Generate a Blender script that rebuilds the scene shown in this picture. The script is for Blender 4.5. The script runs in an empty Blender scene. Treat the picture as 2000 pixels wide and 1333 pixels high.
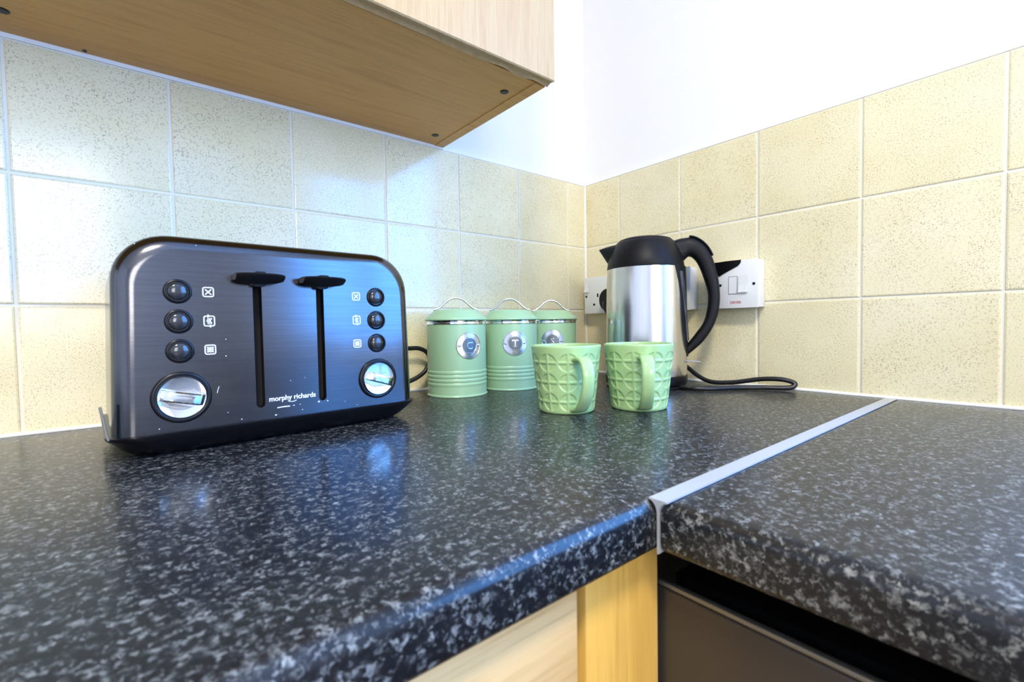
import bpy, bmesh, math, random
from mathutils import Vector, Matrix
random.seed(7)
scene = bpy.context.scene
C = scene.collection
ZW = 0.90            # height of the worktop above the floor; scene coordinates below are relative to the worktop

# ------------------------------------------------------------------ camera
CAM = (-0.8693, -0.7771, 0.1191)
YAW, PITCH, ROLL, FPX = 0.6822, -0.0351, -0.0170, 906.81
def cam_matrix():
    cy, sy, cp, sp = math.cos(YAW), math.sin(YAW), math.cos(PITCH), math.sin(PITCH)
    f = Vector((sy*cp, cy*cp, sp)); r = Vector((cy, -sy, 0)); u = r.cross(f)
    cr, sr = math.cos(ROLL), math.sin(ROLL)
    r2 = cr*r + sr*u; u2 = -sr*r + cr*u
    m = Matrix((( r2.x, u2.x, -f.x, CAM[0]), (r2.y, u2.y, -f.y, CAM[1]), (r2.z, u2.z, -f.z, CAM[2]+ZW), (0, 0, 0, 1)))
    return m
cd = bpy.data.cameras.new('camera'); cam = bpy.data.objects.new('camera', cd); C.objects.link(cam)
cd.sensor_fit = 'HORIZONTAL'; cd.sensor_width = 36.0; cd.lens = FPX/2000*36.0
cd.clip_start = 0.01; cd.clip_end = 100
cd.dof.use_dof = True; cd.dof.focus_distance = 0.72; cd.dof.aperture_fstop = 9.0
cam.matrix_world = cam_matrix(); scene.camera = cam

# ------------------------------------------------------------------ light
scene.view_settings.view_transform = 'Standard'; scene.view_settings.look = 'None'
scene.view_settings.gamma = 1.0; scene.view_settings.use_curve_mapping = False
scene.view_settings.exposure = 0.06
SKY = (0.12, 0.38, 1.0); SKY_STRENGTH = 15.0
world = bpy.data.worlds.new('sky'); scene.world = world; world.use_nodes = True
bg = world.node_tree.nodes['Background']
bg.inputs['Color'].default_value = (*SKY, 1); bg.inputs['Strength'].default_value = SKY_STRENGTH
# room and its openings (relative to the worktop)
RX, RY, RF, RC = -3.0, -3.2, -0.90, 1.50
WIN_R = (-2.40, -0.775, 0.04, 1.22)      # window in the right wall: y0, y1, z0, z1
WIN_F = (-2.00, -0.95, 0.10, 1.25)      # window in the wall behind the camera: x0, x1, z0, z1
def portal(name, loc, rot, sx, sy):
    l = bpy.data.lights.new(name, 'AREA'); l.shape = 'RECTANGLE'; l.size = sx; l.size_y = sy
    l.cycles.is_portal = True
    o = bpy.data.objects.new(name, l); C.objects.link(o); o.location = loc; o.rotation_euler = rot
    return o
portal('window_daylight', (0.05, (WIN_R[0]+WIN_R[1])/2, (WIN_R[2]+WIN_R[3])/2), (0, math.pi/2, 0), WIN_R[3]-WIN_R[2], WIN_R[1]-WIN_R[0])
# unseen blind added over the window behind the camera to turn its light neutral
fl = bpy.data.lights.new('added_blind_light', 'AREA'); fl.shape = 'RECTANGLE'; fl.size = WIN_F[1]-WIN_F[0]-.02; fl.size_y = WIN_F[3]-WIN_F[2]-.02
fl.energy = 32.0; fl.color = (1.0, 0.955, 0.89)
flo = bpy.data.objects.new('added_blind_light', fl); C.objects.link(flo)
flo.location = ((WIN_F[0]+WIN_F[1])/2, RY-.028, (WIN_F[2]+WIN_F[3])/2); flo.rotation_euler = (math.pi/2, 0, 0)
LAMP_W = 33.0; LAMP_COL = (1.0, 0.90, 0.72); LAMP_XY = (-1.25, -1.25)

# ------------------------------------------------------------------ materials
MATS = {}
def mat(name, col=(.8,.8,.8), rough=.5, metal=0.0, spec=.5, build=None, coat=0.0, **kw):
    m = bpy.data.materials.new(name); m.use_nodes = True
    nt = m.node_tree; b = nt.nodes['Principled BSDF']
    b.inputs['Base Color'].default_value = (*col, 1); b.inputs['Roughness'].default_value = rough
    b.inputs['Metallic'].default_value = metal; b.inputs['Specular IOR Level'].default_value = spec
    b.inputs['Coat Weight'].default_value = coat
    for k, v in kw.items(): b.inputs[k.replace('_', ' ')].default_value = v
    if build: build(nt, b)
    MATS[name] = m
    return m
def nd(nt, typ, **kw):
    n = nt.nodes.new(typ)
    for k, v in kw.items():
        if k in n.inputs: n.inputs[k].default_value = v
        else: setattr(n, k, v)
    return n
def coords(nt, scale=(1,1,1), rand=False, kind='Object'):
    t = nd(nt, 'ShaderNodeTexCoord'); mp = nd(nt, 'ShaderNodeMapping')
    mp.inputs['Scale'].default_value = scale
    nt.links.new(t.outputs[kind], mp.inputs['Vector'])
    if rand:
        oi = nd(nt, 'ShaderNodeObjectInfo'); mu = nd(nt, 'ShaderNodeMath', operation='MULTIPLY'); mu.inputs[1].default_value = 37.0
        nt.links.new(oi.outputs['Random'], mu.inputs[0])
        nt.links.new(mu.outputs[0], mp.inputs['Location'])
    return mp.outputs['Vector']
def noise(nt, vec, scale, detail=2.0, rough=.5):
    n = nd(nt, 'ShaderNodeTexNoise'); n.inputs['Scale'].default_value = scale; n.inputs['Detail'].default_value = detail
    n.inputs['Roughness'].default_value = rough
    nt.links.new(vec, n.inputs['Vector']); return n.outputs['Fac']
def ramp(nt, fac, stops, interp='LINEAR'):
    r = nd(nt, 'ShaderNodeValToRGB'); r.color_ramp.interpolation = interp
    el = r.color_ramp.elements
    while len(el) < len(stops): el.new(.5)
    for e, (p, c) in zip(el, stops): e.position = p; e.color = (*c, 1) if len(c) == 3 else c
    nt.links.new(fac, r.inputs['Fac']); return r.outputs['Color']
def mix(nt, fac, a, b, typ='MIX'):
    m = nd(nt, 'ShaderNodeMix', data_type='RGBA', blend_type=typ)
    for s, v in ((0, fac), (6, a), (7, b)):
        if hasattr(v, 'links'): nt.links.new(v, m.inputs[s])
        elif s == 0: m.inputs[0].default_value = v
        else: m.inputs[s].default_value = (*v, 1)
    return m.outputs[2]
def bump(nt, b, h, strength=.2, dist=.001):
    n = nd(nt, 'ShaderNodeBump'); n.inputs['Strength'].default_value = strength; n.inputs['Distance'].default_value = dist
    nt.links.new(h, n.inputs['Height']); nt.links.new(n.outputs['Normal'], b.inputs['Normal'])

def b_tile(nt, b):
    v = coords(nt, rand=True)
    base = ramp(nt, noise(nt, v, 9, 2), [(.3, (.805,.725,.44)), (.7, (.865,.795,.54))])
    sp = ramp(nt, noise(nt, v, 560, 2, .55), [(.0, (0,0,0)), (.54, (0,0,0)), (.68, (1,1,1))])
    patch = ramp(nt, noise(nt, v, 22, 1), [(.35, (.45,.45,.45)), (.65, (.85,.85,.85))])
    f = mix(nt, 1.0, sp, patch, 'MULTIPLY')
    c = mix(nt, f, base, (.42,.33,.21))
    oi = nd(nt, 'ShaderNodeObjectInfo')
    t = ramp(nt, oi.outputs['Random'], [(0, (.95,.95,.95)), (1, (1,1,1))])
    nt.links.new(mix(nt, 1.0, c, t, 'MULTIPLY'), b.inputs['Base Color'])
    bump(nt, b, noise(nt, v, 45, 2), .12, .0006)
mat('tile', rough=.14, spec=.55, build=b_tile)
mat('grout', (.80,.77,.66), .75)
mat('sealant', (.88,.88,.84), .4)
def b_wall(nt, b):
    v = coords(nt); bump(nt, b, noise(nt, v, 160, 3), .12, .0005)
mat('wall_paint', (.90,.90,.885), .65, build=b_wall)
mat('ceiling_paint', (.88,.88,.86), .8)
def b_floor(nt, b):
    v = coords(nt); nt.links.new(ramp(nt, noise(nt, v, 6, 4), [(.3, (.20,.16,.12)), (.7, (.30,.25,.19))]), b.inputs['Base Color'])
mat('floor_vinyl', rough=.4, build=b_floor)

def b_granite(nt, b):
    v = coords(nt)
    nv = nd(nt, 'ShaderNodeTexNoise'); nv.inputs['Scale'].default_value = 260; nv.inputs['Detail'].default_value = 3; nt.links.new(v, nv.inputs['Vector'])
    dv = nd(nt, 'ShaderNodeVectorMath', operation='MULTIPLY_ADD'); dv.inputs[1].default_value = (.0075, .0075, .0075)
    nt.links.new(nv.outputs['Color'], dv.inputs[0]); nt.links.new(v, dv.inputs[2])
    def cells(sc):
        vo = nd(nt, 'ShaderNodeTexVoronoi', feature='F1'); vo.inputs['Scale'].default_value = sc; nt.links.new(dv.outputs[0], vo.inputs['Vector'])
        sp = nd(nt, 'ShaderNodeSeparateColor'); nt.links.new(vo.outputs['Color'], sp.inputs[0]); return sp.outputs[0]
    def mad(a, m, c):
        n = nd(nt, 'ShaderNodeMath', operation='MULTIPLY_ADD'); n.inputs[1].default_value = m; nt.links.new(a, n.inputs[0])
        if hasattr(c, 'links'): nt.links.new(c, n.inputs[2])
        else: n.inputs[2].default_value = c
        return n.outputs[0]
    val = mad(cells(500), .42, mad(cells(290), .26, mad(noise(nt, v, 165, 3, .6), .9, -.325)))
    c = ramp(nt, val, [(.36, (.004,.0045,.006)), (.52, (.010,.011,.013)), (.61, (.048,.051,.050)), (.72, (.13,.135,.128)), (.88, (.25,.255,.24))])
    nt.links.new(c, b.inputs['Base Color'])
    bump(nt, b, noise(nt, v, 300, 3), .34, .0004)
mat('granite_laminate', rough=.50, spec=.20, coat=.52, Coat_Roughness=.18, build=b_granite)
mat('joint_metal', (.56,.57,.58), .42, .5)

def wood(light, mid, axis, rough=.38):
    def f(nt, b):
        sc = [14, 14, 14]; sc[axis] = 1.1
        v = coords(nt, tuple(sc))
        g = noise(nt, v, 3.2, 5, .6)
        sc2 = [150, 150, 150]; sc2[axis] = 5
        v2 = coords(nt, tuple(sc2)); g2 = noise(nt, v2, 2.5, 2)
        c = ramp(nt, g, [(.32, mid), (.52, light), (.72, tuple(.92*a for a in mid))])
        fl = ramp(nt, g2, [(.30, (.88,.84,.78)), (.48, (1,1,1))])
        nt.links.new(mix(nt, 1.0, c, fl, 'MULTIPLY'), b.inputs['Base Color'])
    return f
mat('beech_underside', rough=.40, spec=.35, build=wood((.70,.355,.085), (.62,.30,.066), 0))
mat('beech_door', rough=.42, spec=.3, build=wood((.55,.36,.165), (.50,.30,.125), 2))
mat('beech_drawer', rough=.35, build=wood((.74,.50,.23), (.64,.41,.17), 0))
mat('beech_post', rough=.35, build=wood((.74,.46,.11), (.66,.39,.085), 2))
mat('beech_recess_shade', (.33,.20,.05), .5)  # darker beech: the shade in the recess beside the post is put into the colour
mat('cap_plastic', (.010,.011,.013), .35, spec=.3)

def brushed(axis, amt=.25, c0=(.1,.1,.1), c1=(.14,.14,.14)):
    def f(nt, b):
        sc = [900, 900, 900]; sc[axis] = 14
        v = coords(nt, tuple(sc)); n = noise(nt, v, 1.0, 3, .6)
        nt.links.new(ramp(nt, n, [(.3, c0), (.7, c1)]), b.inputs['Base Color'])
        bump(nt, b, n, amt, .0002)
    return f
mat('toaster_metal', rough=.17, metal=1.0, build=brushed(0, .06, (.098,.098,.106), (.122,.122,.13)))
mat('black_plastic', (.004,.004,.005), .30, spec=.28)
mat('black_matte', (.005,.005,.006), .46, spec=.22)
mat('black_void', (.003,.003,.003), .9)
mat('gloss_button', (.020,.020,.022), .10, spec=.7)
mat('chrome', (.86,.87,.88), .045, 1.0)
mat('polished_steel', (.50,.52,.55), .20, 1.0)
mat('badge_metal', (.62,.63,.66), .24, 1.0)
mat('badge_dark', (.15,.17,.19), .42, 1.0)
mat('kettle_steel', rough=.20, metal=1.0, build=brushed(2, .05, (.58,.56,.52), (.64,.62,.58)))
mat('white_print', (.85,.87,.90), .5)
mat('paint_chip', (.75,.77,.80), .45)
mat('canister_green', (.33,.53,.31), .28, spec=.45)
mat('mug_green', (.37,.55,.235), .09, spec=.55)
mat('white_plastic', (.80,.81,.80), .28)
mat('switch_plastic', (.55,.56,.54), .3)
mat('red_print', (.45,.03,.02), .5)
mat('clear_plastic', (.85,.86,.86), .08, spec=.5, Transmission_Weight=.75)
mat('gauge_plastic', (.05,.055,.06), .06, spec=.8)
mat('cord_rubber', (.010,.010,.012), .38)
mat('appliance_door', (.055,.047,.040), .34, .35)
mat('appliance_highlight', (.20,.195,.17), .35, .6)  # lighter tone: highlight along the door's top edge put into the colour
mat('frame_white', (.85,.85,.85), .4)
mat('tab_brown', (.20,.17,.12), .5)
m = mat('lamp_glow', (1,1,1), .5); bb = m.node_tree.nodes['Principled BSDF']
bb.inputs['Emission Color'].default_value = (*LAMP_COL, 1); bb.inputs['Emission Strength'].default_value = 3.0

# ------------------------------------------------------------------ helpers
def finish(bm, name, m, parent=None, smooth=None, loc=(0,0,0), rz=0):
    me = bpy.data.meshes.new(name)
    bmesh.ops.recalc_face_normals(bm, faces=bm.faces)
    bm.to_mesh(me); bm.free()
    return link(name, me, m, parent, smooth, loc, rz)
def link(name, me, m, parent=None, smooth=None, loc=(0,0,0), rz=0):
    if smooth is not None:
        for p in me.polygons: p.use_smooth = True
        me.set_sharp_from_angle(angle=math.radians(smooth))
    if m and not me.materials: me.materials.append(MATS[m])
    o = bpy.data.objects.new(name, me); C.objects.link(o)
    o.location = loc; o.rotation_euler = (0, 0, rz); o.parent = parent
    return o
def empty(name, loc, rz=0):
    o = bpy.data.objects.new(name, None); C.objects.link(o); o.location = loc; o.rotation_euler = (0, 0, rz)
    o.empty_display_size = .05; return o
def tag(o, label, cat, group=None):
    o['label'] = label; o['category'] = cat
    if group: o['group'] = group
    return o
def struct(o, label=None):
    o['kind'] = 'structure'
    if label: o['label'] = label
    return o
def box(bm, x0, x1, y0, y1, z0, z1, bev=0, seg=2):
    vs = [bm.verts.new((x, y, z)) for x in (x0, x1) for y in (y0, y1) for z in (z0, z1)]
    fs = [bm.faces.new([vs[i] for i in q]) for q in ((0,1,3,2),(4,6,7,5),(0,4,5,1),(2,3,7,6),(0,2,6,4),(1,5,7,3))]
    if bev:
        es = set(e for f in fs for e in f.edges)
        bmesh.ops.bevel(bm, geom=list(es), offset=bev, segments=seg, affect='EDGES', profile=.5)
    return vs
def boxo(name, dims, m, parent=None, bev=0, seg=2, smooth=None, **kw):
    bm = bmesh.new(); box(bm, *dims, bev=bev, seg=seg)
    return finish(bm, name, m, parent, smooth if smooth is not None else (40 if bev else None), **kw)
def lathe(bm, prof, n=64, cx=0, cy=0, rfun=None, closed_ends=True):
    rings = []
    for r, z in prof:
        if r < 1e-6: rings.append([bm.verts.new((cx, cy, z))])
        else: rings.append([bm.verts.new((cx+r*math.cos(2*math.pi*i/n), cy+r*math.sin(2*math.pi*i/n), z)) for i in range(n)])
    for a, b in zip(rings, rings[1:]):
        for i in range(n):
            j = (i+1) % n
            if len(a) == 1 and len(b) == 1: continue
            if len(a) == 1: bm.faces.new((a[0], b[i], b[j]))
            elif len(b) == 1: bm.faces.new((a[i], a[j], b[0]))
            else: bm.faces.new((a[i], a[j], b[j], b[i]))
    return rings
def catmull(pts, n=8):
    P = [Vector(p) for p in pts]; P = [2*P[0]-P[1]] + P + [2*P[-1]-P[-2]]
    out = []
    for k in range(1, len(P)-2):
        p0, p1, p2, p3 = P[k-1:k+3]
        for i in range(n):
            t = i/n
            out.append(.5*((2*p1)+(p2-p0)*t+(2*p0-5*p1+4*p2-p3)*t*t+(3*p1-p0-3*p2+p3)*t**3))
    out.append(P[-2]); return out
def skin_rings(bm, rings, cap=True, loop=True):
    R = [[bm.verts.new(p) for p in r] for r in rings]
    n = len(R[0])
    for a, b in zip(R, R[1:]):
        for i in range(n if loop else n-1):
            j = (i+1) % n; bm.faces.new((a[i], a[j], b[j], b[i]))
    if cap: bm.faces.new(R[0][::-1]); bm.faces.new(R[-1])
    return R
def tube(bm, pts, r, n=10):
    up = Vector((0, 0, 1)); rings = []; prev = None
    for i, p in enumerate(pts):
        t = (Vector(pts[min(i+1, len(pts)-1)]) - Vector(pts[max(i-1, 0)])).normalized()
        if prev is None:
            prev = up if abs(t.z) < .9 else Vector((1, 0, 0))
        s = (prev - t*prev.dot(t)).normalized(); prev = s; q = t.cross(s)
        rings.append([Vector(p) + r*(math.cos(2*math.pi*k/n)*s + math.sin(2*math.pi*k/n)*q) for k in range(n)])
    skin_rings(bm, rings)
def strap(bm, pts, half_w, half_t, wdir, n=12, power=3.0):
    # superellipse section swept along pts; wdir = direction of the strap's width
    W = Vector(wdir).normalized(); rings = []
    for i, p in enumerate(pts):
        t = (pts[min(i+1, len(pts)-1)] - pts[max(i-1, 0)]).normalized(); N = t.cross(W).normalized()
        hw = half_w[i] if isinstance(half_w, list) else half_w; ht = half_t[i] if isinstance(half_t, list) else half_t
        ring = []
        for k in range(n):
            a = 2*math.pi*k/n; ca, sa = math.cos(a), math.sin(a)
            ring.append(p + W*hw*math.copysign(abs(ca)**(2/power), ca) + N*ht*math.copysign(abs(sa)**(2/power), sa))
        rings.append(ring)
    skin_rings(bm, rings)
def poly_prism(bm, pts, fn, h0, h1):
    # outline pts (a, b) -> 3D through fn(a, b, h)
    lo = [bm.verts.new(fn(a, b, h0)) for a, b in pts]; hi = [bm.verts.new(fn(a, b, h1)) for a, b in pts]
    n = len(pts)
    for i in range(n):
        j = (i+1) % n; bm.faces.new((lo[i], lo[j], hi[j], hi[i]))
    bm.faces.new(lo[::-1]); bm.faces.new(hi)
def line_strip(bm, pts, w, fn, h0, h1, closed=False):
    # a flat stroke of width w along 2D pts
    n = len(pts); L = []; Rr = []
    for i in range(n):
        a = Vector(pts[(i-1) % n] if (closed or i > 0) else pts[i]); b = Vector(pts[(i+1) % n] if (closed or i < n-1) else pts[i])
        t = (b-a).normalized(); nn = Vector((-t.y, t.x))*w/2; p = Vector(pts[i])
        L.append(p+nn); Rr.append(p-nn)
    V = [[bm.verts.new(fn(q[0], q[1], h)) for q in arr] for arr, h in ((L, h0), (L, h1), (Rr, h1), (Rr, h0))]
    for i in range(n if closed else n-1):
        j = (i+1) % n
        for k in range(4):
            a, b = V[k], V[(k+1) % 4]; bm.faces.new((a[i], a[j], b[j], b[i]))
    if not closed:
        for i in (0, n-1): bm.faces.new([V[k][i] for k in range(4)])
def rrect(hw, hh, r, n=5, cx=0, cy=0):
    out = []
    for sx, sy, a0 in ((1, 1, 0), (-1, 1, 90), (-1, -1, 180), (1, -1, 270)):
        for k in range(n+1):
            a = math.radians(a0 + 90*k/n); out.append((cx+sx*(hw-r)+r*math.cos(a), cy+sy*(hh-r)+r*math.sin(a)))
    return out
def text_mesh(s, size, bold=0.0, extrude=0.0):
    cu = bpy.data.curves.new('lettering', 'FONT'); cu.body = s; cu.size = size; cu.offset = bold; cu.extrude = extrude
    cu.align_x = 'CENTER'; cu.align_y = 'CENTER'; cu.resolution_u = 4
    o = bpy.data.objects.new('lettering', cu); C.objects.link(o)
    dg = bpy.context.evaluated_depsgraph_get()
    me = bpy.data.meshes.new_from_object(o.evaluated_get(dg)); me.name = 'lettering'
    bpy.data.objects.remove(o); bpy.data.curves.remove(cu)
    return me
def map_mesh(me, fn):
    for v in me.vertices: v.co = fn(*v.co)
    return me

# ------------------------------------------------------------------ room
def wall_with_hole(bm, axis, p0, p1, a0, a1, hole):
    # axis 'x': slab between x=p0..p1 running along y a0..a1 ; axis 'y': slab y=p0..p1 running along x
    h0, h1, z0, z1 = hole
    for (s0, s1, c0, c1) in ((a0, h0, RF, RC), (h1, a1, RF, RC), (h0, h1, RF, z0), (h0, h1, z1, RC)):
        if axis == 'x': box(bm, p0, p1, s0, s1, c0, c1)
        else: box(bm, s0, s1, p0, p1, c0, c1)
TZ = (0.0, 0.1515, 0.3035, 0.4555)      # tile row joints
T = 0.006                               # the tiles stand this far in front of the plaster
w_back = struct(boxo('wall_back', (RX-.1, .1, T-.001, .12, RF, RC), 'wall_paint'), 'white painted wall above cream tiles behind the toaster')
bm = bmesh.new(); wall_with_hole(bm, 'x', T-.001, .12, RY-.1, T-.001, WIN_R)
w_right = struct(finish(bm, 'wall_right', 'wall_paint'), 'white painted wall above cream tiles behind the kettle')
struct(boxo('wall_left', (RX-.1, RX, RY-.1, T-.002, RF, RC), 'wall_paint'), 'white wall on the far left of the kitchen')
bm = bmesh.new(); wall_with_hole(bm, 'y', RY-.1, RY, RX, T-.002, WIN_F)
struct(finish(bm, 'wall_front', 'wall_paint'), 'white wall with window behind the camera')
struct(boxo('floor', (RX-.1, .1, RY-.1, .1, RF-.05, RF), 'floor_vinyl'), 'brown vinyl kitchen floor')
struct(boxo('ceiling', (RX-.1, .1, RY-.1, .1, RC, RC+.05), 'ceiling_paint'), 'white ceiling')
def window(name, axis, hole, p):
    h0, h1, z0, z1 = hole; bm = bmesh.new(); f = .045
    mid = (h0+h1)/2
    for (s0, s1, c0, c1) in ((h0, h0+f, z0, z1), (h1-f, h1, z0, z1), (h0+f, h1-f, z0, z0+f), (h0+f, h1-f, z1-f, z1), (mid-f/2, mid+f/2, z0+f, z1-f)):
        if axis == 'x': box(bm, p, p+.05, s0, s1, c0, c1)
        else: box(bm, s0, s1, p, p+.05, c0, c1)
    struct(finish(bm, name, 'frame_white'), 'white framed window letting in daylight')
window('window_1', 'x', WIN_R, .07); window('window_2', 'y', WIN_F, RY-.09)
bl = boxo('added_blind', (WIN_F[0]+.003, WIN_F[1]-.003, RY-.033, RY-.030, WIN_F[2]+.003, WIN_F[3]-.003), 'frame_white')
tag(bl, 'unseen white blind added over the rear window to neutralise its light', 'blind')

# tiles: one object each, a child of its wall
tile_cache = {}
def tile(wall, axis, a0, a1, z0, z1):
    g = .0014; w = round(abs(a1-a0)-2*g, 4); h = round(z1-z0-2*g, 4)
    if w < .004: return
    key = (axis, w, h)
    if key not in tile_cache:
        bm = bmesh.new()
        if axis == 'y': box(bm, -w/2, w/2, 0, T+.004, -h/2, h/2)
        else: box(bm, 0, T+.004, -w/2, w/2, -h/2, h/2)
        front = [e for e in bm.edges if all(abs(v.co.y if axis == 'y' else v.co.x) < 1e-6 for v in e.verts)]
        bmesh.ops.bevel(bm, geom=front, offset=.0022, segments=2, affect='EDGES', profile=.6)
        bmesh.ops.recalc_face_normals(bm, faces=bm.faces)
        me = bpy.data.meshes.new('tile'); bm.to_mesh(me); bm.free(); me.materials.append(MATS['tile'])
        tile_cache[key] = me
    o = bpy.data.objects.new('tile', tile_cache[key]); C.objects.link(o); o.parent = wall
    cen = (a0+a1)/2; zc = (z0+z1)/2; jit = random.uniform(-.0003, .0003)
    o.location = (cen, jit, zc) if axis == 'y' else (jit, cen, zc)
XJ = [0.0] + [-(.0623+.152*n) for n in range(12)]
YJ = [0.0] + [-(.1035+.152*n) for n in range(5)] + [-.772]
for k in range(3):
    for a, b in zip(XJ, XJ[1:]): tile(w_back, 'y', b, a, TZ[k], TZ[k+1])
    for a, b in zip(YJ, YJ[1:]): tile(w_right, 'x', b, a, TZ[k], TZ[k+1])
# grout beds, slightly behind the tile faces
boxo('grout', (XJ[-1], .004, .0016, T, 0, TZ[3]+.001), 'grout', w_back)
boxo('grout', (.0016, T, YJ[-1], .002, 0, TZ[3]+.001), 'grout', w_right)
# white sealant beads
def bead(name, pts, r, label):
    bm = bmesh.new(); tube(bm, pts, r, 8); struct(finish(bm, name, 'sealant', smooth=60), label)
jit = lambda a: a + random.uniform(-.0006, .0006)
bead('trim_1', [(x/20*XJ[-1], jit(-.0008), jit(.0012)) for x in range(21)], .0028, 'white sealant bead between worktop and toaster wall tiles')
bead('trim_2', [(jit(-.0008), -.02-y/20*.75, jit(.0012)) for y in range(21)], .0030, 'white sealant bead between worktop and kettle wall tiles')
bead('trim_3', [(-.0008, -.0008, .004+z/10*.449) for z in range(11)], .0030, 'white sealant line down the tiled corner')
bm = bmesh.new(); box(bm, XJ[-1], -.40, -.0012, T-.0015, TZ[3]-.0005, TZ[3]+.0052, .0008)
struct(finish(bm, 'trim_4', 'sealant'), 'white filler strip along the tile top under the wall cabinet')
bm = bmesh.new(); box(bm, -.3985, -.001, .0005, T-.0015, TZ[3]-.0003, TZ[3]+.0022)
struct(finish(bm, 'trim_5', 'sealant'), 'white painted edge along the tile top beside the cabinet')
bm = bmesh.new(); box(bm, .0005, T-.0015, YJ[-1], -.0015, TZ[3]-.0003, TZ[3]+.0022)
struct(finish(bm, 'trim_6', 'sealant'), 'white painted edge along the kettle wall tile top')

# ------------------------------------------------------------------ worktops
TH = .036
def worktop(name, x0, x1, y0, y1, edges, label):
    bm = bmesh.new(); vs = box(bm, x0, x1, y0, y1, -TH, 0)
    def pick(zv):
        out = []
        for e in bm.edges:
            a, b = e.verts
            if abs(a.co.z-zv) > 1e-6 or abs(b.co.z-zv) > 1e-6: continue
            for ax, val in edges:
                i = 'xy'.index(ax)
                if abs(a.co[i]-val) < 1e-6 and abs(b.co[i]-val) < 1e-6: out.append(e)
        return out
    top = pick(0)
    bmesh.ops.bevel(bm, geom=top, offset=.010, segments=8, affect='EDGES', profile=.5)
    bmesh.ops.bevel(bm, geom=pick(-TH), offset=.007, segments=5, affect='EDGES', profile=.5)
    return tag(finish(bm, name, 'granite_laminate', smooth=30), label, 'worktop')
worktop('worktop', -2.2, -.0015, -.5985, -.0015, [('y', -.5985)], 'dark speckled worktop carrying the toaster, canisters, mugs and kettle')
worktop('worktop', -.6015, -.0015, -2.6, -.6015, [('x', -.6015), ('y', -.6015)], 'empty dark speckled worktop to the right of the metal joint strip')
# T-shaped joint strip
bm = bmesh.new(); prof = []
yc = -.600
for k in range(9):
    a = math.pi/2*k/8
    prof.append((-.0068+.0062*math.sin(a) , -.0004-.0085*(1-math.cos(a))))
left = [(-.0068, .0008)] + prof + [(-.0006, -TH)]
out = left + [(-a, b) for a, b in left[::-1]]
poly_prism(bm, out, lambda a, b, h: (h, yc+a, b), -.6030, -.003)
tag(finish(bm, 'joint_strip', 'joint_metal'), 'pale metal strip covering the joint between the two worktops', 'strip')

# ------------------------------------------------------------------ cupboards
wc = tag(empty('wall_cabinet', (-.98, -.15, .460)), 'beech wall cabinet hanging above the toaster', 'cabinet')
def wcb(name, d, m, **kw):
    x0, x1, y0, y1, z0, z1 = d
    return boxo(name, (x0+.98, x1+.98, y0+.15, y1+.15, z0-.460, z1-.460), m, wc, **kw)
wcb('bottom_panel', (-1.60, -.4182, -.284, .003, .460, .478), 'beech_underside')
wcb('side_panel', (-.418, -.400, -.284, .003, .4590, 1.20), 'beech_underside')
wcb('side_panel', (-1.618, -1.6002, -.284, .003, .4603, 1.20), 'beech_underside')
wcb('top_panel', (-1.60, -.4182, -.284, .003, 1.182, 1.20), 'beech_underside')
wcb('back_panel', (-1.60, -.4182, -.004, .003, .4785, 1.1815), 'beech_underside')
# door with a routed lower edge, wavy where the edging has lifted
def door(x0, x1, wavy):
    bm = bmesh.new(); n = 60; rings = []
    for i in range(n+1):
        x = x0+(x1-x0)*i/n; w = 0.0
        if wavy:
            for cx, am, sg in ((-.452, .0045, .012), (-.482, -.0028, .014), (-.425, -.003, .012), (-.53, .0015, .03)):
                w += am*math.exp(-((x-cx)/sg)**2)
        rings.append([(x+.98, y+.15, z-.460) for y, z in ((-.302, .4615), (-.3005, .4600), (-.297, .4612), (-.2925, .4612), (-.2868+w, .4585), (-.2852+w*.6, .4605), (-.2852, .470), (-.2852, 1.198), (-.302, 1.198))])
    skin_rings(bm, rings)
    return finish(bm, 'door', 'beech_door', wc, smooth=25)
door(-1.000, -.398, True); door(-1.604, -1.003, False)
def disc_cap(parent, x, y, z, r, name='screw_cap'):
    bm = bmesh.new(); lathe(bm, [(0, -.0012), (r*.5, -.0012), (r*.85, -.0010), (r, .0), (r, .002), (0, .002)], 20, x, y)
    for v in bm.verts: v.co.z += z
    finish(bm, name, 'cap_plastic', parent, smooth=40)
for x, y in ((-.437, -.237), (-.440, -.041), (-.966, -.052), (-.966, -.237)): disc_cap(wc, x+.98, y+.15, 0, .0066)
disc_cap(wc, -.904+.98, -.008+.15, 0, .0022, 'nail_hole')

bc = tag(empty('base_cabinet', (-1.2, -.30, RF)), 'beech base cabinet with drawer front and corner post under the worktop edge', 'cabinet')
def bcb(name, d, m, **kw):
    x0, x1, y0, y1, z0, z1 = d
    return boxo(name, (x0+1.2, x1+1.2, y0+.30, y1+.30, z0-RF, z1-RF), m, bc, **kw)
bcb('carcass', (-1.9, -.670, -.566, -.03, -.75, -TH-.001), 'beech_recess_shade')
bcb('plinth', (-1.9, -.56, -.52, -.05, RF, -.7505), 'beech_post')
bcb('filler', (-.6695, -.600, -.560, -.55, -.75, -TH-.001), 'beech_recess_shade')
bcb('corner_post', (-.6545, -.576, -.582, -.5605, -.75, -TH-.0015), 'beech_post', bev=.001)
df = bcb('drawer_front', (-1.262, -.666, -.586, -.5665, -.19, -TH-.004), 'beech_drawer', bev=.0015)
bcb('door', (-1.262, -.666, -.586, -.5665, -.745, -.194), 'beech_door', bev=.0015)
bm = bmesh.new(); tube(bm, catmull([(.17, -.286, .775), (.17, -.306, .778), (.23, -.312, .778), (.29, -.306, .778), (.29, -.286, .775)]), .004, 8)
finish(bm, 'handle', 'polished_steel', df, smooth=60)

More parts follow.
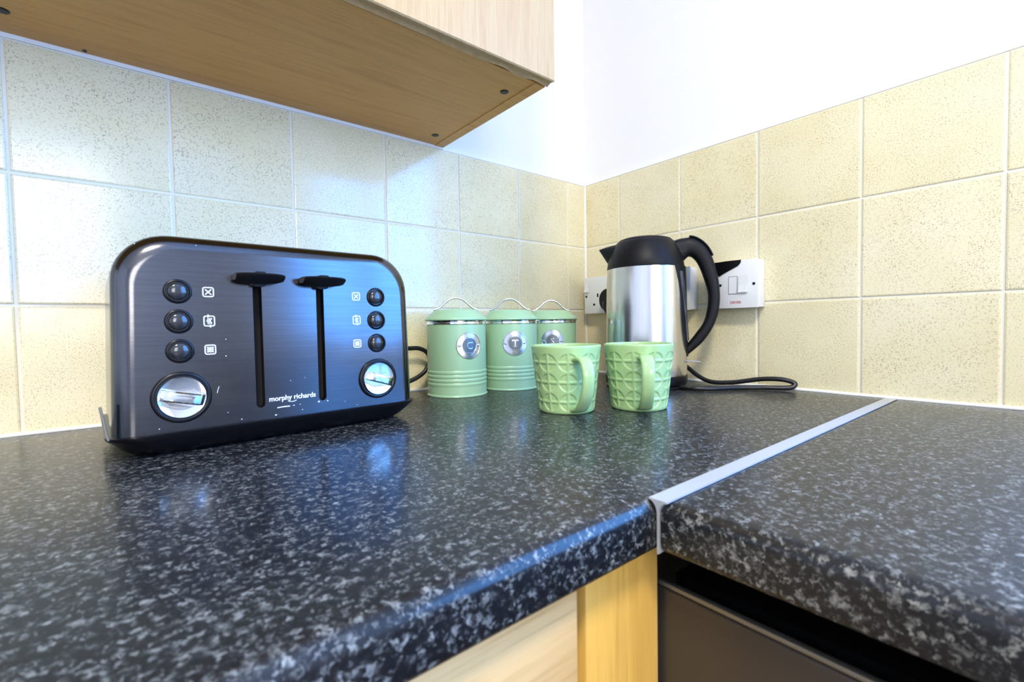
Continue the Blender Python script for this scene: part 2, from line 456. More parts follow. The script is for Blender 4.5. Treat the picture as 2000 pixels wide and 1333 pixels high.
ap = tag(empty('built_under_appliance', (-.30, -.88, RF)), 'dark brown appliance door below the empty worktop', 'appliance')
def apb(name, d, m, **kw):
    x0, x1, y0, y1, z0, z1 = d
    return boxo(name, (x0+.30, x1+.30, y0+.88, y1+.88, z0-RF, z1-RF), m, ap, **kw)
apb('body', (-.5455, -.02, -1.166, -.578, RF, -.0785), 'black_matte')
apb('rear_housing', (-.44, -.02, -1.166, -.578, -.0784, -.045), 'black_void')
apb('door', (-.572, -.5645, -1.168, -.5765, -.78, -.0775), 'appliance_door', bev=.0025, seg=3)
apb('top_highlight', (-.5715, -.5655, -1.167, -.5785, -.0774, -.0735), 'appliance_highlight', bev=.0015)  # thin strip coloured as the highlight on the door's rounded top edge
apb('door_core', (-.5640, -.5460, -1.168, -.5765, -.78, -.092), 'black_void')

# ------------------------------------------------------------------ toaster
TRZ = math.atan2(.0547, .9985); TD = .19; TB = .0215; TH2 = .2105
tcx, tcy = -.7362-.0547*TD/2, -.2292+.9985*TD/2
to = tag(empty('toaster', (tcx, tcy, 0), TRZ), 'gunmetal four slice toaster with two black levers and chrome dials', 'toaster')
FY = -TD/2
def toutline(inset, n=10):
    hwb, hwm, top, r = .1525-inset, .1475-inset, TH2-inset, max(.046-inset*.55, .01)
    hwt = hwb+(hwm-hwb)*((top-r-TB)/(.13))*.72
    pts = [(-hwb, TB), ]
    for k in range(1, 6): pts.append((-hwb+(hwb-hwt)*k/6, TB+(top-r-TB)*k/6))
    for k in range(n+1):
        a = math.pi-math.pi/2*k/n; pts.append((-hwt+r+r*math.cos(a), top-r+r*math.sin(a)))
    for k in range(n+1):
        a = math.pi/2-math.pi/2*k/n; pts.append((hwt-r+r*math.cos(a), top-r+r*math.sin(a)))
    for k in range(5, 0, -1): pts.append((hwb-(hwb-hwt)*k/6, TB+(top-r-TB)*k/6))
    pts.append((hwb, TB)); return pts
def tbody():
    bm = bmesh.new(); rings = []; RO = .017
    seq = [(RO*(1-math.sin(a)), RO*(1-math.cos(a))) for a in [math.radians(x) for x in (0, 6, 14, 26, 40, 55, 70, 80, 90)]]
    ring_def = [(i, FY+d) for i, d in seq] + [(i, -FY-d) for i, d in seq[::-1]]
    for i, y in ring_def: rings.append([(x, y, z) for x, z in toutline(i)])
    skin_rings(bm, rings)
    bmesh.ops.recalc_face_normals(bm, faces=bm.faces)
    me = bpy.data.meshes.new('shell'); bm.to_mesh(me); bm.free(); return me
sh = bpy.data.objects.new('shell', tbody()); C.objects.link(sh)
bm = bmesh.new()
for sx in (-.0322, .0322):
    poly_prism(bm, rrect(.0042, .0685, .0041, 5, sx, .1045), lambda a, b, h: (a, h, b), FY-.01, FY+.012)
for bx in (-.112, -.048, .048, .112):
    poly_prism(bm, rrect(.014, .066, .006, 4, bx, .005), lambda a, b, h: (a, b, h), TH2-.03, TH2+.01)
bmesh.ops.recalc_face_normals(bm, faces=bm.faces)
cme = bpy.data.meshes.new('cutter'); bm.to_mesh(cme); bm.free()
cut = bpy.data.objects.new('cutter', cme); C.objects.link(cut)
md = sh.modifiers.new('slots', 'BOOLEAN'); md.operation = 'DIFFERENCE'; md.object = cut; md.solver = 'EXACT'
dg = bpy.context.evaluated_depsgraph_get()
shm = bpy.data.meshes.new_from_object(sh.evaluated_get(dg)); shm.name = 'shell'
bpy.data.objects.remove(sh); bpy.data.objects.remove(cut)
shm.materials.clear()
shell = link('shell', shm, 'toaster_metal', to, smooth=28)
fz = lambda a, b, h: (a, FY-h, b)           # on the front face; h = proud of it
for sx in (-.0322, .0322):
    bm = bmesh.new(); poly_prism(bm, rrect(.0041, .0684, .004, 5, sx, .1045), lambda a, b, h: (a, h, b), FY+.0095, FY+.0118)
    finish(bm, 'lever_slot', 'black_void', to)
for bx in (-.112, -.048, .048, .112):
    bm = bmesh.new(); poly_prism(bm, rrect(.0138, .0658, .006, 4, bx, .005), lambda a, b, h: (a, b, h), TH2-.0298, TH2-.026)
    finish(bm, 'bread_slot', 'black_void', to)
# black base tray
bm = bmesh.new(); rings = []
for z, hw, hy in ((.0, .132, .080), (.001, .1365, .0845), (.006, .1435, .0905), (.0125, .150, .0955), (.0175, .1545, .0985), (.0190, .1565, .0995), (.0222, .1575, .1005), (.0232, .1560, .0990), (.0232, .1530, .0960)):
    rings.append([(a, b, z) for a, b in rrect(hw, hy, .028, 8)])
skin_rings(bm, rings); finish(bm, 'base_tray', 'black_plastic', to, smooth=30)
# buttons
icon_z = (.1560, .1275, .0993)
for sx in (-1, 1):
    for bz in icon_z:
        cx = sx*.1002
        def ringprof(prof, name, m, par, n=32):
            bm = bmesh.new(); lathe(bm, prof, n)
            for v in bm.verts: v.co = Vector((cx+v.co.x, FY-v.co.z, bz+v.co.y))
            return finish(bm, name, m, par, smooth=50)
        b = ringprof([(.0116, -.001), (.0116, .0007), (.0109, .0016), (.0098, .0017), (.0090, .0008), (.0088, -.001)], 'button_ring', 'black_plastic', to)
        ringprof([(.0086, -.001), (.0085, .0006), (.0074, .0020), (.0060, .0027), (.0045, .0032), (.0025, .0035), (0, .0036)], 'button', 'gloss_button', b)
    # dial
    cx = sx*.1002; bz = .0553
    k = ringprof([(.0245, -.001), (.0245, .0015), (.0238, .0026), (.0215, .0030), (.0202, .0022), (.0200, -.001)], 'dial_ring', 'black_plastic', to, 48)
    ringprof([(.0198, -.001), (.0198, .0032), (.0192, .0040), (.0170, .0036), (.0120, .0031), (0, .0029)], 'dial', 'chrome', k, 48)
    # diagonal grip across the dial
    bm = bmesh.new(); ang = math.radians(-14 if sx < 0 else -18); rings = []
    for t in [-1+2*i/12 for i in range(13)]:
        s = t*.0176; hh = .0085*math.sqrt(max(.05, 1-(t*.96)**4)); w = .0058
        sec = [(-w, .0030), (-w*.92, .003+hh*.80), (-w*.66, .003+hh*.97), (0, .003+hh), (w*.66, .003+hh*.97), (w*.92, .003+hh*.80), (w, .0030)]
        rings.append([(cx+s*math.cos(ang)-q*math.sin(ang), FY-h, bz+s*math.sin(ang)+q*math.cos(ang)) for q, h in sec])
    skin_rings(bm, rings); finish(bm, 'dial_grip', 'chrome', k, smooth=25)
# levers
for sx in (-.0322, .0322):
    bm = bmesh.new(); rings = []
    for t in [-1+2*i/12 for i in range(13)]:
        x = sx+t*.0225; e = abs(t)**4
        out = .0265-.006*e; th = .0038-.0012*e; zc = .1728
        zt = zc+.0022-.0006*e
        sec = [(.0015, zt-.001), (.0030, zt), (out*.6, zt+.0006), (out-.002, zt+.0004), (out, zt-.001), (out-.001, zt-.0030), (out*.65, zt-2*th-.0008-.0010*(1-e)), (.0035, zt-2*th-.0014*(1-e)), (.0015, zt-2*th)]
        rings.append([(x, FY-h, z) for h, z in sec])
    skin_rings(bm, rings); lv = finish(bm, 'lever', 'black_matte', to, smooth=35)
    bm = bmesh.new(); poly_prism(bm, rrect(.0062, .0062, .003, 4, sx, .1690), fz, -.006, .010)
    finish(bm, 'lever_stem', 'black_matte', lv, smooth=40)
    bm = bmesh.new(); poly_prism(bm, rrect(.0052, .0020, .0018, 4, sx, .1757), fz, .004, .016)
    finish(bm, 'lever_ridge', 'black_matte', lv, smooth=40)
# printed symbols
def symbol(cx, cz, kind):
    bm = bmesh.new(); f = lambda a, b, h: fz(cx+a, cz+b, h); h0, h1 = -.0001, .00022; w = .0010
    def ln(p, closed=False, ww=w): line_strip(bm, p, ww, f, h0, h1, closed)
    sq = rrect(.0044, .0044, .0016, 4)
    if kind == 0:
        ln(sq, True); ln([(-.0026, -.0026), (.0026, .0026)]); ln([(-.0026, .0026), (-.0004, .0004)]); ln([(.0004, -.0004), (.0026, -.0026)])
    elif kind == 1:
        q = rrect(.0044, .0048, .0016, 4)
        ln([(-.0012, .0048)] + [p for p in q if p[0] < -.0012] + [(-.0004, -.0048)])
        ln([(.0012, -.0048)] + sorted([p for p in q if p[0] > .0012 and p[1] < 0], key=lambda p: math.atan2(p[1], p[0])) + [p for p in q if p[0] > .0012 and p[1] > 0] + [(.0004, .0048)])
        poly_prism(bm, [(-.0014, .0066), (.0012, .0050), (-.0014, .0034)], f, h0, h1)
        poly_prism(bm, [(.0014, -.0066), (-.0012, -.0050), (.0014, -.0034)], f, h0, h1)
        for o in (-.0014, 0, .0014): ln([(o+.0006*math.sin(t*.9), -.0030+.0006*t) for t in range(11)], False, .0007)
    else:
        ln(sq, True)
        for o in (-.0022, 0, .0022): ln([(o, -.0030), (o, .0030)], False, .0006); ln([(-.0030, o), (.0030, o)], False, .0006)
        ln([(-.0024, -.0024), (.0024, .0024)], False, .0006); ln([(-.0024, .0024), (.0024, -.0024)], False, .0006)
    finish(bm, 'printed_symbol', 'white_print', to)
for sx in (-.0756, .0750):
    for k in range(3): symbol(sx, icon_z[k]+.0003, k)
me = map_mesh(text_mesh('morphy richards', .0074, .00014, .00008), lambda a, b, h: Vector(fz(a*.98, .0437+b*1.02, h+.0001)))
lt = link('lettering', me, 'white_print', to); lt['label'] = 'white printed brand lettering'
bm = bmesh.new()
line_strip(bm, [(-.0055+.0013*i, .0400-.0012*math.sin(i/7*math.pi)) for i in range(8)], .0007, fz, 0, .0002)
for (x, z, l, w) in ((-.0165, .0338, .013, .0011), (-.0005, .0341, .002, .0006), (.0065, .0344, .0012, .0005)):
    line_strip(bm, [(x, z), (x+l/2, z+.0004), (x+l, z+.0003)], w, fz, 0, .0002)
for (x, z, w, h) in ((-.018, .0262, .0034, .0014), (.0095, .0285, .0017, .0010), (-.0505, .0265, .0016, .001), (-.0625, .0352, .0012, .0007), (-.002, .062, .001, .0008), (.013, .064, .0009, .0007), (.0275, .0352, .0024, .0022), (.0375, .0350, .0026, .0012), (.058, .0315, .0010, .0009), (-.1185, .0275, .0013, .0009), (.073, .0255, .0012, .0007), (-.062, .1094, .0010, .0012), (-.0625, .0925, .0012, .0014), (-.1305, .198, .0012, .0010), (-.084, .201, .001, .0008)):
    poly_prism(bm, [(x+w/2*math.cos(a)*random.uniform(.6, 1.1), z+h/2*math.sin(a)*random.uniform(.6, 1.1)) for a in [i*math.pi/3.5 for i in range(7)]], fz, -.0001, .0002)
line_strip(bm, [(-.0712, .0560), (-.0706, .0592), (-.0694, .0625)], .0004, fz, 0, .0002)
o = finish(bm, 'scratches', 'paint_chip', to); o['kind'] = 'stuff'; o['label'] = 'small pale chips and scratches on the gunmetal front'
# thin side clip rising from the tray, cord at the back
bm = bmesh.new(); strap(bm, catmull([(-.1545, -.0905, .0225), (-.1560, -.0905, .030), (-.1575, -.0905, .042), (-.1590, -.0905, .0525)], 5), .0035, .0011, (0, 1, 0))
finish(bm, 'side_clip', 'tab_brown', to, smooth=40)
def tl(p): 
    v = Vector((p[0]-tcx, p[1]-tcy)); c, s = math.cos(-TRZ), math.sin(-TRZ)
    return (v.x*c-v.y*s, v.x*s+v.y*c, p[2])
bm = bmesh.new(); tube(bm, catmull([tl(p) for p in ((-.620, -.035, .085), (-.55, -.026, .084), (-.497, -.024, .0805), (-.474, -.024, .0795), (-.4585, -.025, .0715), (-.4535, -.026, .058), (-.459, -.026, .044), (-.470, -.026, .0325), (-.494, -.025, .0220), (-.55, -.020, .0085), (-.62, -.014, .0055), (-.70, -.014, .0052))], 6), .0040)
finish(bm, 'power_cord', 'cord_rubber', to, smooth=60)

# ------------------------------------------------------------------ canisters
def canister_meshes():
    R = .0508; M = {}
    prof = [(0, .0012), (R-.002, .0012), (R-.001, 0), (R+.0010, .0002), (R+.0016, .0016), (R+.0008, .0032), (R, .0042), (R, .0165)]
    z = .0180
    for k in range(4):
        prof += [(R, z), (R+.0006, z+.0014), (R+.0008, z+.0030), (R+.0006, z+.0046), (R-.0003, z+.0062)]; z += .0068
    prof += [(R, z+.001), (R, .1205), (0, .1205)]
    bm = bmesh.new(); lathe(bm, prof, 72); bmesh.ops.recalc_face_normals(bm, faces=bm.faces)
    M['body'] = bm
    bm = bmesh.new(); lathe(bm, [(R-.006, .1208), (R-.0004, .1208), (R+.0010, .1216), (R+.0012, .1235), (R+.0006, .1250), (R+.0022, .1258), (R+.0024, .1272), (R-.006, .1275)], 72); M['rim'] = bm
    bm = bmesh.new(); lathe(bm, [(0, .1278), (R+.0018, .1278), (R+.0030, .1286), (R+.0030, .1304), (R+.0012, .1322), (R-.0030, .1358), (R-.0085, .1412), (R-.0125, .1448), (R-.0160, .1464), (R-.022, .1472), (0, .1474)], 72); M['lid'] = bm
    pts = catmull([(-.0385, 0, .1470), (-.0325, 0, .1484), (-.0255, 0, .1528), (-.0165, 0, .1612), (-.0075, 0, .1662), (.0005, 0, .1672), (.0085, 0, .1660), (.0170, 0, .1608), (.0255, 0, .1528), (.0325, 0, .1484), (.0385, 0, .1470)], 6)
    bm = bmesh.new(); strap(bm, pts, .0044, .0019, (0, 1, 0), 12); M['handle'] = bm
    return M, R
CM, CR = canister_meshes()
cmesh = {}
for k, bm in CM.items():
    bmesh.ops.recalc_face_normals(bm, faces=bm.faces); me = bpy.data.meshes.new(k); bm.to_mesh(me); bm.free(); cmesh[k] = me
def canister(x, y, hang, bang, letter, label):
    t = tag(empty('canister', (x, y, 0)), label, 'canister', 'green lettered canisters')
    link('body', cmesh['body'], 'canister_green', t, 35)
    link('rim', cmesh['rim'], 'chrome', t, 50)
    lid = link('lid', cmesh['lid'], 'canister_green', t, 45)
    h = link('handle', cmesh['handle'], 'polished_steel', lid, 40); h.rotation_euler = (0, 0, hang)
    bz = .0858; a0 = bang
    def cyl(p, q, h):
        a = a0+p/CR; return Vector(((CR+h)*math.cos(a), (CR+h)*math.sin(a), bz+q))
    def discmesh(prof, n=48):
        bm = bmesh.new(); rings = []
        for r, hh in prof:
            rings.append([cyl(r*math.cos(2*math.pi*i/n), r*math.sin(2*math.pi*i/n), hh) for i in range(n)])
        R = skin_rings(bm, rings, cap=False); bm.faces.new(R[-1]); return bm
    b = finish(discmesh([(.0222, -.0003), (.0222, .0010), (.0216, .0016), (.0206, .0016), (.0200, .0009), (.0142, .0009), (.0136, .0017), (.0126, .0017), (.0120, .0012), (.0119, .0009)]), 'badge', 'badge_metal', t, smooth=35)
    finish(discmesh([(.0119, .0007), (.0117, .00105), (.006, .0011), (.0015, .0011)]), 'badge_centre', 'badge_dark', b, smooth=50)
    for s in (-1, 1):
        bm = bmesh.new(); rr = []
        for r, hh in ((.0022, .0006), (.0021, .0016), (.0015, .0025), (.0006, .0029)):
            rr.append([cyl(s*.0171+r*math.cos(2*math.pi*i/14), r*math.sin(2*math.pi*i/14), hh) for i in range(14)])
        Rg = skin_rings(bm, rr, cap=False); bm.faces.new(Rg[-1]); finish(bm, 'rivet', 'badge_metal', b, smooth=60)
    # embossed letter
    if letter == 'T':
        bm = bmesh.new()
        for pts in ([(-.0055, .0063), (.0055, .0063), (.0055, .0045), (-.0055, .0045)], [(-.0055, .0045), (-.0043, .0045), (-.0052, .0030), (-.0055, .0030)], [(.0055, .0030), (.0052, .0030), (.0043, .0045), (.0055, .0045)],
                    [(-.0010, .0045), (.0010, .0045), (.0010, -.0050), (-.0010, -.0050)], [(-.0026, -.0050), (.0026, -.0050), (.0026, -.0063), (-.0026, -.0063)]):
            poly_prism(bm, pts[::-1], cyl, .0010, .0018)
        finish(bm, 'letter', 'badge_metal', b)
    else:
        me = map_mesh(text_mesh(letter, .0165, .00025, .0005), lambda p, q, h: cyl(p, q, h+.0014))
        link('letter', me, 'badge_metal', b)
    # the worn, unreadable relief that runs round the lower rim
    bm = bmesh.new()
    for i in range(11):
        a = math.radians(218+i*10.4); r0 = .0171; w, hh = random.uniform(.0006, .0010), random.uniform(.0013, .0019)
        if i == 5: continue
        c, s = math.cos(a), math.sin(a)
        poly_prism(bm, [(r0*c-s*u+c*v, r0*s+c*u+s*v) for u, v in ((-w, -hh), (w, -hh), (w, hh*random.uniform(.4, 1)), (-w, hh))], cyl, .0008, .0015)
    finish(bm, 'relief', 'badge_metal', b)
    return t
# handle angle = direction of the handle in plan; badge angle = direction it faces
canister(-.434, -.088, math.radians(-27), math.radians(262), 'C', 'green canister with letter C badge, nearest the toaster')
canister(-.316, -.0905, math.radians(-36), math.radians(241), 'T', 'green canister with letter T badge, middle of the three')
canister(-.2045, -.0865, math.radians(-30), math.radians(229), 'S', 'green canister with letter S badge, nearest the corner')

# ------------------------------------------------------------------ mugs
MH = .0905
def mug_r(z):
    t = z/MH; return .0375+(.0480-.0375)*(t**.9)
def mug_body():
    N, NZ = 280, 96; bm = bmesh.new(); rings = []
    cols, rows, z0, z1 = 10, 3, .0035, .0815
    pitch_z = (z1-z0)/rows
    def relief(th, z):
        if z < z0 or z > z1: return 0.0
        R = mug_r(z); pw = 2*math.pi*R/cols
        u = ((th/(2*math.pi)*cols) % 1-.5)*pw; k = int((z-z0)/pitch_z); v = z-(z0+(k+.5)*pitch_z)
        cr = min(pw, pitch_z)*.49
        e = 1.0
        d = math.hypot(u*cr/(pw*.475), v*cr/(pitch_z*.475))
        m = min(cr-d-.0004, abs(u)-.0012, abs(v)-.0012)
        s = max(0.0, min(1.0, m/.0011)); return s*s*(3-2*s)
    zs = [0, .0003, .0008, .0016, .0026] + [.0035+(.0815-.0035)*i/NZ for i in range(NZ+1)] + [.083, .085, .087, .0885]
    for z in zs:
        base = mug_r(z) - (.0022*(1-z/.0026)**2 if z < .0026 else 0)
        rings.append([(math.cos(a)*(base-.00115*relief(a, z)), math.sin(a)*(base-.00115*relief(a, z)), z) for a in [2*math.pi*i/N for i in range(N)]])
    for (dr, z) in ((-.0002, .0897), (-.0010, MH), (-.0022, MH), (-.0030, .0898), (-.0034, .087), (-.0040, .070), (-.0044, .040), (-.0048, .010), (-.008, .0065), (-.014, .0055)):
        rings.append([(math.cos(a)*(mug_r(min(z, .0885))+dr), math.sin(a)*(mug_r(min(z, .0885))+dr), z) for a in [2*math.pi*i/N for i in range(N)]])
    skin_rings(bm, rings); bmesh.ops.recalc_face_normals(bm, faces=bm.faces)
    me = bpy.data.meshes.new('body'); bm.to_mesh(me); bm.free(); return me
mug_me = mug_body()
def mug_handle():
    pts = catmull([(.0425, 0, .0715), (.0500, 0, .0738), (.0610, 0, .0738), (.0700, 0, .0685), (.0745, 0, .0570), (.0735, 0, .0430), (.0685, 0, .0290), (.0600, 0, .0175), (.0500, 0, .0095), (.0395, 0, .0065)], 6)
    n = len(pts)-1
    hw = [.0096-.0016*math.sin(math.pi*i/n)+.001*abs(2*i/n-1)**6 for i in range(n+1)]
    bm = bmesh.new(); strap(bm, pts, hw, .0034, (0, 1, 0), 20, 2.8)
    bmesh.ops.recalc_face_normals(bm, faces=bm.faces); me = bpy.data.meshes.new('handle'); bm.to_mesh(me); bm.free(); return me
mugh_me = mug_handle()
def mug(x, y, ang, label):
    t = tag(empty('mug', (x, y, 0), ang), label, 'mug', 'green embossed mugs')
    link('body', mug_me, 'mug_green', t, 60); link('handle', mugh_me, 'mug_green', t, 60)
mug(-.4088, -.3279, math.radians(180+44.3+21), 'green embossed mug in front of the canisters')
mug(-.3227, -.3848, math.radians(180+35.7+9), 'green embossed mug in front of the kettle')

# ------------------------------------------------------------------ kettle
KX, KY = -.127, -.260; KRZ = math.atan2(-.8206, .5716)
ke = tag(empty('kettle', (KX, KY, .0062), KRZ), 'brushed steel jug kettle with black lid, handle and looped cord', 'kettle')
def kl(prof): return [(r, z-.0062) for r, z in prof]
bm = bmesh.new(); lathe(bm, kl([(0, .0062), (.0700, .0062), (.0728, .0078), (.0738, .012), (.0736, .0222), (.0728, .0228), (0, .0228)]), 72); finish(bm, 'foot_ring', 'black_plastic', ke, smooth=40)
bm = bmesh.new(); lathe(bm, kl([(.070, .0230), (.0728, .0232), (.0731, .026), (.0728, .05), (.0722, .09), (.0714, .14), (.0703, .19), (.0692, .2175), (.067, .2178)]), 96); finish(bm, 'steel_body', 'kettle_steel', ke, smooth=40)
bm = bmesh.new(); lathe(bm, kl([(.060, .2176), (.0690, .2178), (.0694, .2195), (.0680, .230), (.0650, .2405), (.0600, .2525), (.0540, .2635), (.0512, .2672), (.0500, .2680), (.045, .2680)]), 72); finish(bm, 'collar', 'black_matte', ke, smooth=40)
bm = bmesh.new(); lathe(bm, kl([(.0488, .2676), (.0486, .2694), (.0470, .2712), (.0400, .2738), (.028, .2758), (.014, .2768), (0, .2770)]), 64); finish(bm, 'lid', 'black_matte', ke, smooth=40)
# spout: a beak lofted out of the collar
bm = bmesh.new(); rings = []
for t in [i/8 for i in range(9)]:
    xt, zt = -.045+(-.0845+.045)*t, .2675+(.2588-.2675)*t**1.5
    xb, zb = -.0600+(-.0835+.0600)*t, .2215+(.2570-.2215)*(t**1.15)
    w = .026*(1-t)**.8+.0022
    ring = []
    for k in range(14):
        a = 2*math.pi*k/14; c, s = math.cos(a), math.sin(a)
        f = (c+1)/2                      # 1 at the top, 0 at the bottom
        ring.append((xb+(xt-xb)*f, w*s*(.55+.45*f), zb+(zt-zb)*f-.0062))
    rings.append(ring)
skin_rings(bm, rings); finish(bm, 'spout', 'black_matte', ke, smooth=45)
# handle loop
outer = [(.046, .2660), (.0640, .2708), (.0860, .2695), (.1080, .2500), (.1225, .2120), (.1286, .1640), (.1222, .1220), (.1022, .0850), (.0715, .0560)]
inner = [(.046, .2200), (.0660, .2290), (.0775, .2372), (.0900, .2260), (.1010, .1985), (.1090, .1640), (.1030, .1225), (.0885, .0985), (.0715, .0760)]
oc = catmull([(a, 0, b) for a, b in outer], 7); ic = catmull([(a, 0, b) for a, b in inner], 7)
bm = bmesh.new(); rings = []
for i, (p, q) in enumerate(zip(oc, ic)):
    c = (p+q)/2; d = (p-q)/2; hw = .0135 if i > 10 else .0135+.006*(1-i/10); ring = []
    for k in range(18):
        a = 2*math.pi*k/18; ca, sa = math.cos(a), math.sin(a)
        ring.append(c + d*math.copysign(abs(ca)**.75, ca) + Vector((0, hw*math.copysign(abs(sa)**.75, sa), 0)) - Vector((0, 0, .0062)))
    rings.append(ring)
skin_rings(bm, rings); kh = finish(bm, 'handle', 'black_matte', ke, smooth=45)
bm = bmesh.new(); pts = [oc[i]+Vector((.0008, 0, .0012-.0062)) for i in range(11, 25)]
strap(bm, pts, .0085, .0022, (0, 1, 0)); finish(bm, 'lid_button', 'black_plastic', kh, smooth=40)
# black panel on the body below the handle
def body_r(z): return .0731-(.0731-.0692)*max(0, (z-.03))/.19
bm = bmesh.new(); rings = []
for i in range(21):
    z = .0565+(.2185-.0565)*i/20; half = math.radians(13+(47-13)*(i/20)**.9); R0 = body_r(z); ring = []
    for k in range(13):
        a = -half+2*half*k/12; ring.append(((R0+.0026*math.cos(a/half*math.pi/2)**.5 if abs(k-6) < 6 else R0-.001)*math.cos(a), (R0+.0026 if abs(k-6) < 6 else R0-.001)*math.sin(a), z-.0062))
    rings.append(ring)
skin_rings(bm, rings, cap=True); finish(bm, 'handle_panel', 'black_matte', ke, smooth=40)
bm = bmesh.new(); rings = []
for i in range(13):
    z = .085+(.208-.085)*i/12; ac = math.radians(-(10+22*(i/12))); R0 = body_r(z)
    rings.append([((R0+h)*math.cos(ac+da), (R0+h)*math.sin(ac+da), z-.0062) for da, h in ((-.07, .002), (-.055, .0042), (0, .0048), (.055, .0042), (.07, .002))])
skin_rings(bm, rings); finish(bm, 'water_gauge', 'gauge_plastic', ke, smooth=40)
bm = bmesh.new(); strap(bm, catmull([(.066, 0, .0418), (.076, 0, .0408), (.086, 0, .0400), (.0955, 0, .0392)], 5), .0085, .0021, (0, 1, 0)); finish(bm, 'switch_lever', 'clear_plastic', ke, smooth=40)
# power base with its cord and plug
kb = ke; kinv = Matrix.Rotation(-KRZ, 4, 'Z') @ Matrix.Translation((-KX, -KY, -.0062))
bm = bmesh.new(); lathe(bm, kl([(0, 0), (.0700, 0), (.0722, .0012), (.0722, .0040), (.0705, .0058), (0, .0058)]), 64); finish(bm, 'power_base', 'black_plastic', kb, smooth=40)
path = [(-.085, -.128, .166), (-.085, -.130, .150), (-.066, -.150, .11), (-.040, -.200, .075), (-.026, -.250, .048), (-.0225, -.280, .0315), (-.024, -.308, .0135), (-.034, -.340, .0058), (-.030, -.378, .0078), (-.0235, -.422, .0165), (-.0195, -.452, .0185), (-.0155, -.470, .0150), (-.0165, -.4745, .0100), (-.023, -.466, .0052), (-.042, -.430, .0044), (-.072, -.402, .0044), (-.105, -.383, .0044), (-.125, -.362, .0044), (-.1275, -.345, .0044), (-.1275, -.3295, .0044)]
bm = bmesh.new(); tube(bm, catmull([tuple(kinv @ Vector(p)) for p in path], 7), .0041, 12); finish(bm, 'power_cord', 'cord_rubber', kb, smooth=60)
bm = bmesh.new()
poly_prism(bm, rrect(.0245, .0245, .0235, 10, -.1170, .1705), lambda a, b, h: kinv @ Vector((h, a, b)), -.0312, -.060)
pg = finish(bm, 'plug', 'black_plastic', kb, smooth=40)
bm = bmesh.new(); poly_prism(bm, rrect(.0150, .0170, .008, 5, -.1170, .1690), lambda a, b, h: kinv @ Vector((h, a, b)), -.0601, -.066); finish(bm, 'plug_cap', 'black_plastic', pg, smooth=40)

# ------------------------------------------------------------------ sockets and switch on the right wall (front faces -x)
PD = .030
def plate(name, y0, y1, label, cat):
    zc = .1845; t = tag(empty(name, (0, (y0+y1)/2, zc)), label, cat)
    bm = bmesh.new(); box(bm, -PD+.0042, -.0006, -(y1-y0)/2+.001, (y1-y0)/2-.001, -.0415, .0415, .0012); finish(bm, 'back_box', 'white_plastic', t, 40)
    bm = bmesh.new(); box(bm, -PD, -PD+.0040, -(y1-y0)/2, (y1-y0)/2, -.0425, .0425, .0012); finish(bm, 'face_plate', 'white_plastic', t, 40)
    return t
fp = lambda a, b, h: (-PD-h, a, b)
def mark(t, name, pts, m, h0, h1, parent=None):
    bm = bmesh.new(); poly_prism(bm, pts, fp, h0, h1); return finish(bm, name, m, parent or t, smooth=30)
def rocker(t, y, z, hw, hh, down=True):
    f = mark(t, 'switch_surround', rrect(hw+.0006, hh+.0006, .0012, 3, y, z), 'switch_plastic', -.0002, .00025)
    bm = bmesh.new(); s = 1 if down else -1; rings = []
    for a in (-hw, hw):
        rings.append([(-PD-h, y+a, z+b) for b, h in ((-hh, .0002), (-hh, .0044 if down else .0010), (0, .0020), (hh, .0010 if down else .0044), (hh, .0002))])
    skin_rings(bm, rings); finish(bm, 'rocker', 'white_plastic', f)
def circ(y, z, r, n=16): return [(y+r*math.cos(2*math.pi*i/n), z+r*math.sin(2*math.pi*i/n)) for i in range(n)]
s1 = plate('double_socket', -.168, -.022, 'white double socket in the tiled corner with a black plug', 'socket')
cy = -.095
rocker(s1, -.0300-cy, .0195, .0062, .0115); rocker(s1, -.160-cy, .0195, .0062, .0115)
for yc_ in (-.0630, -.1270):
    for (py, pz, w, h) in ((0, -.0002, .0022, .0042), (.0111, -.0215, .0032, .0024), (-.0111, -.0215, .0032, .0024)):
        mark(s1, 'pin_hole', rrect(w, h, .0006, 2, yc_-cy+py, pz), 'black_void', -.0005, .0002)
for yy in (-.0282, -.1618): mark(s1, 'screw', circ(yy-cy, -.0018, .0030), 'cap_plastic', -.0004, .0003)
s2 = plate('single_socket', -.2945, -.2085, 'white wall plate glimpsed through the kettle handle', 'socket')
rocker(s2, .020, .0195, .0062, .0115)
for (py, pz, w, h) in ((0, -.0002, .0022, .0042), (.0111, -.0215, .0032, .0024), (-.0111, -.0215, .0032, .0024)):
    mark(s2, 'pin_hole', rrect(w, h, .0006, 2, py, pz), 'black_void', -.0005, .0002)
s3 = plate('fused_switch', -.4215, -.3345, 'white fused switch reading DRYER with black tape on its corner', 'switch')
cy = -.378
ff = mark(s3, 'fuse_surround', rrect(.0081, .0161, .0008, 2, -.3776-cy, -.0012), 'switch_plastic', -.0003, .0002)
line = rrect(.0078, .0158, .0008, 2)
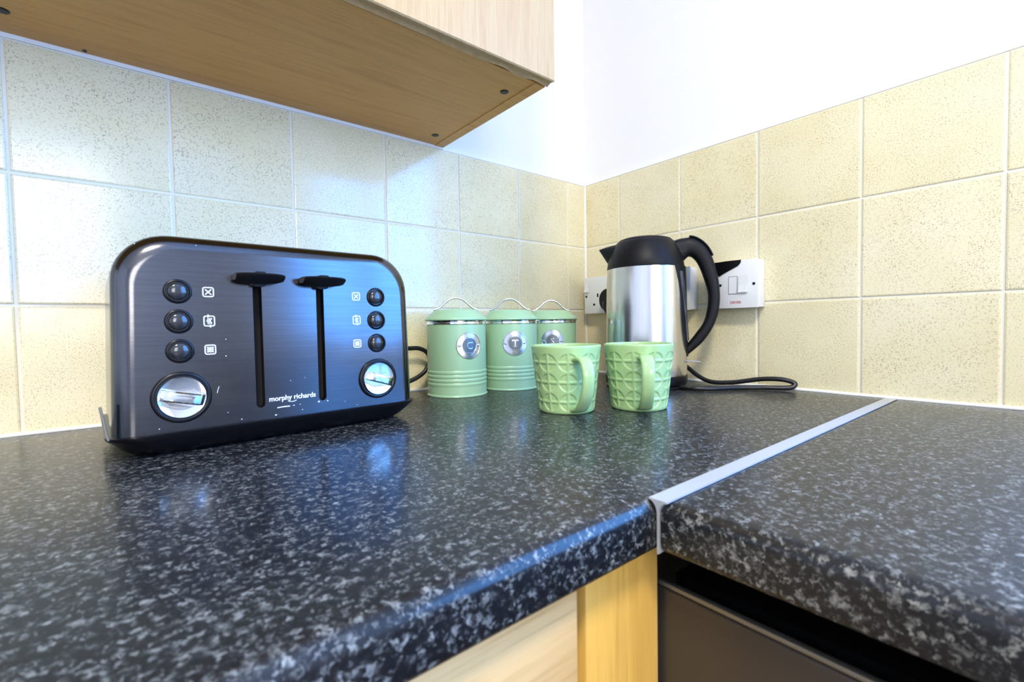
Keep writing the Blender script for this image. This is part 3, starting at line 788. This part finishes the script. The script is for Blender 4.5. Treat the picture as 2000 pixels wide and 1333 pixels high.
bm = bmesh.new(); line_strip(bm, [(-.3776-cy+a, -.0012+b) for a, b in line], .0005, fp, 0, .00035, True); finish(bm, 'fuse_gap', 'cap_plastic', ff)
mark(s3, 'fuse_cover', rrect(.0070, .0150, .0008, 2, -.3776-cy, -.0012), 'white_plastic', 0, .0009, ff)
rocker(s3, -.3958-cy, -.0010, .0075, .0140, True)
mark(s3, 'screw', circ(-.4140-cy, -.0008, .0026), 'cap_plastic', -.0004, .0003)
mark(s3, 'screw', circ(-.3545-cy, 0, .0026), 'cap_plastic', -.0004, .0003)
me = map_mesh(text_mesh('DRYER', .0062, .00012, .00005), lambda a, b, h: Vector(fp(-a-.0045, b-.0325, h+.0001)))
link('lettering', me, 'red_print', s3)['label'] = 'red lettering DRYER'
tp = mark(s3, 'black_tape', [(y-cy, z-.1845) for y, z in ((-.3330, .2275), (-.352, .2272), (-.3640, .2278), (-.3925, .2275), (-.3915, .2222), (-.3870, .2172), (-.3600, .2050), (-.3540, .2015), (-.3420, .2010), (-.3325, .2060))], 'black_plastic', .0001, .0014)
tp['label'] = 'black tape over the top corner'

# ------------------------------------------------------------------ ceiling light behind the camera
cl = tag(empty('ceiling_light', (LAMP_XY[0], LAMP_XY[1], RC)), 'round white ceiling light in the middle of the kitchen', 'lamp')
bm = bmesh.new(); lathe(bm, [(0, -.0005), (.175, -.0005), (.178, -.01), (.175, -.022), (.165, -.024), (.163, -.004), (0, -.004)], 48); finish(bm, 'housing', 'frame_white', cl, smooth=40)
bm = bmesh.new(); lathe(bm, [(.162, -.006), (.160, -.03), (.14, -.045), (.09, -.058), (0, -.064)], 48); finish(bm, 'diffuser', 'lamp_glow', cl, smooth=60)
ll = bpy.data.lights.new('lamp_light', 'AREA'); ll.shape = 'DISK'; ll.size = .32; ll.energy = LAMP_W; ll.color = LAMP_COL
lo = bpy.data.objects.new('lamp_light', ll); C.objects.link(lo); lo.parent = cl; lo.location = (0, 0, -.07)

# lift the whole room so that the floor lies at height zero
for o in list(C.objects):
    if o.parent is None and o is not cam: o.location.z += ZW
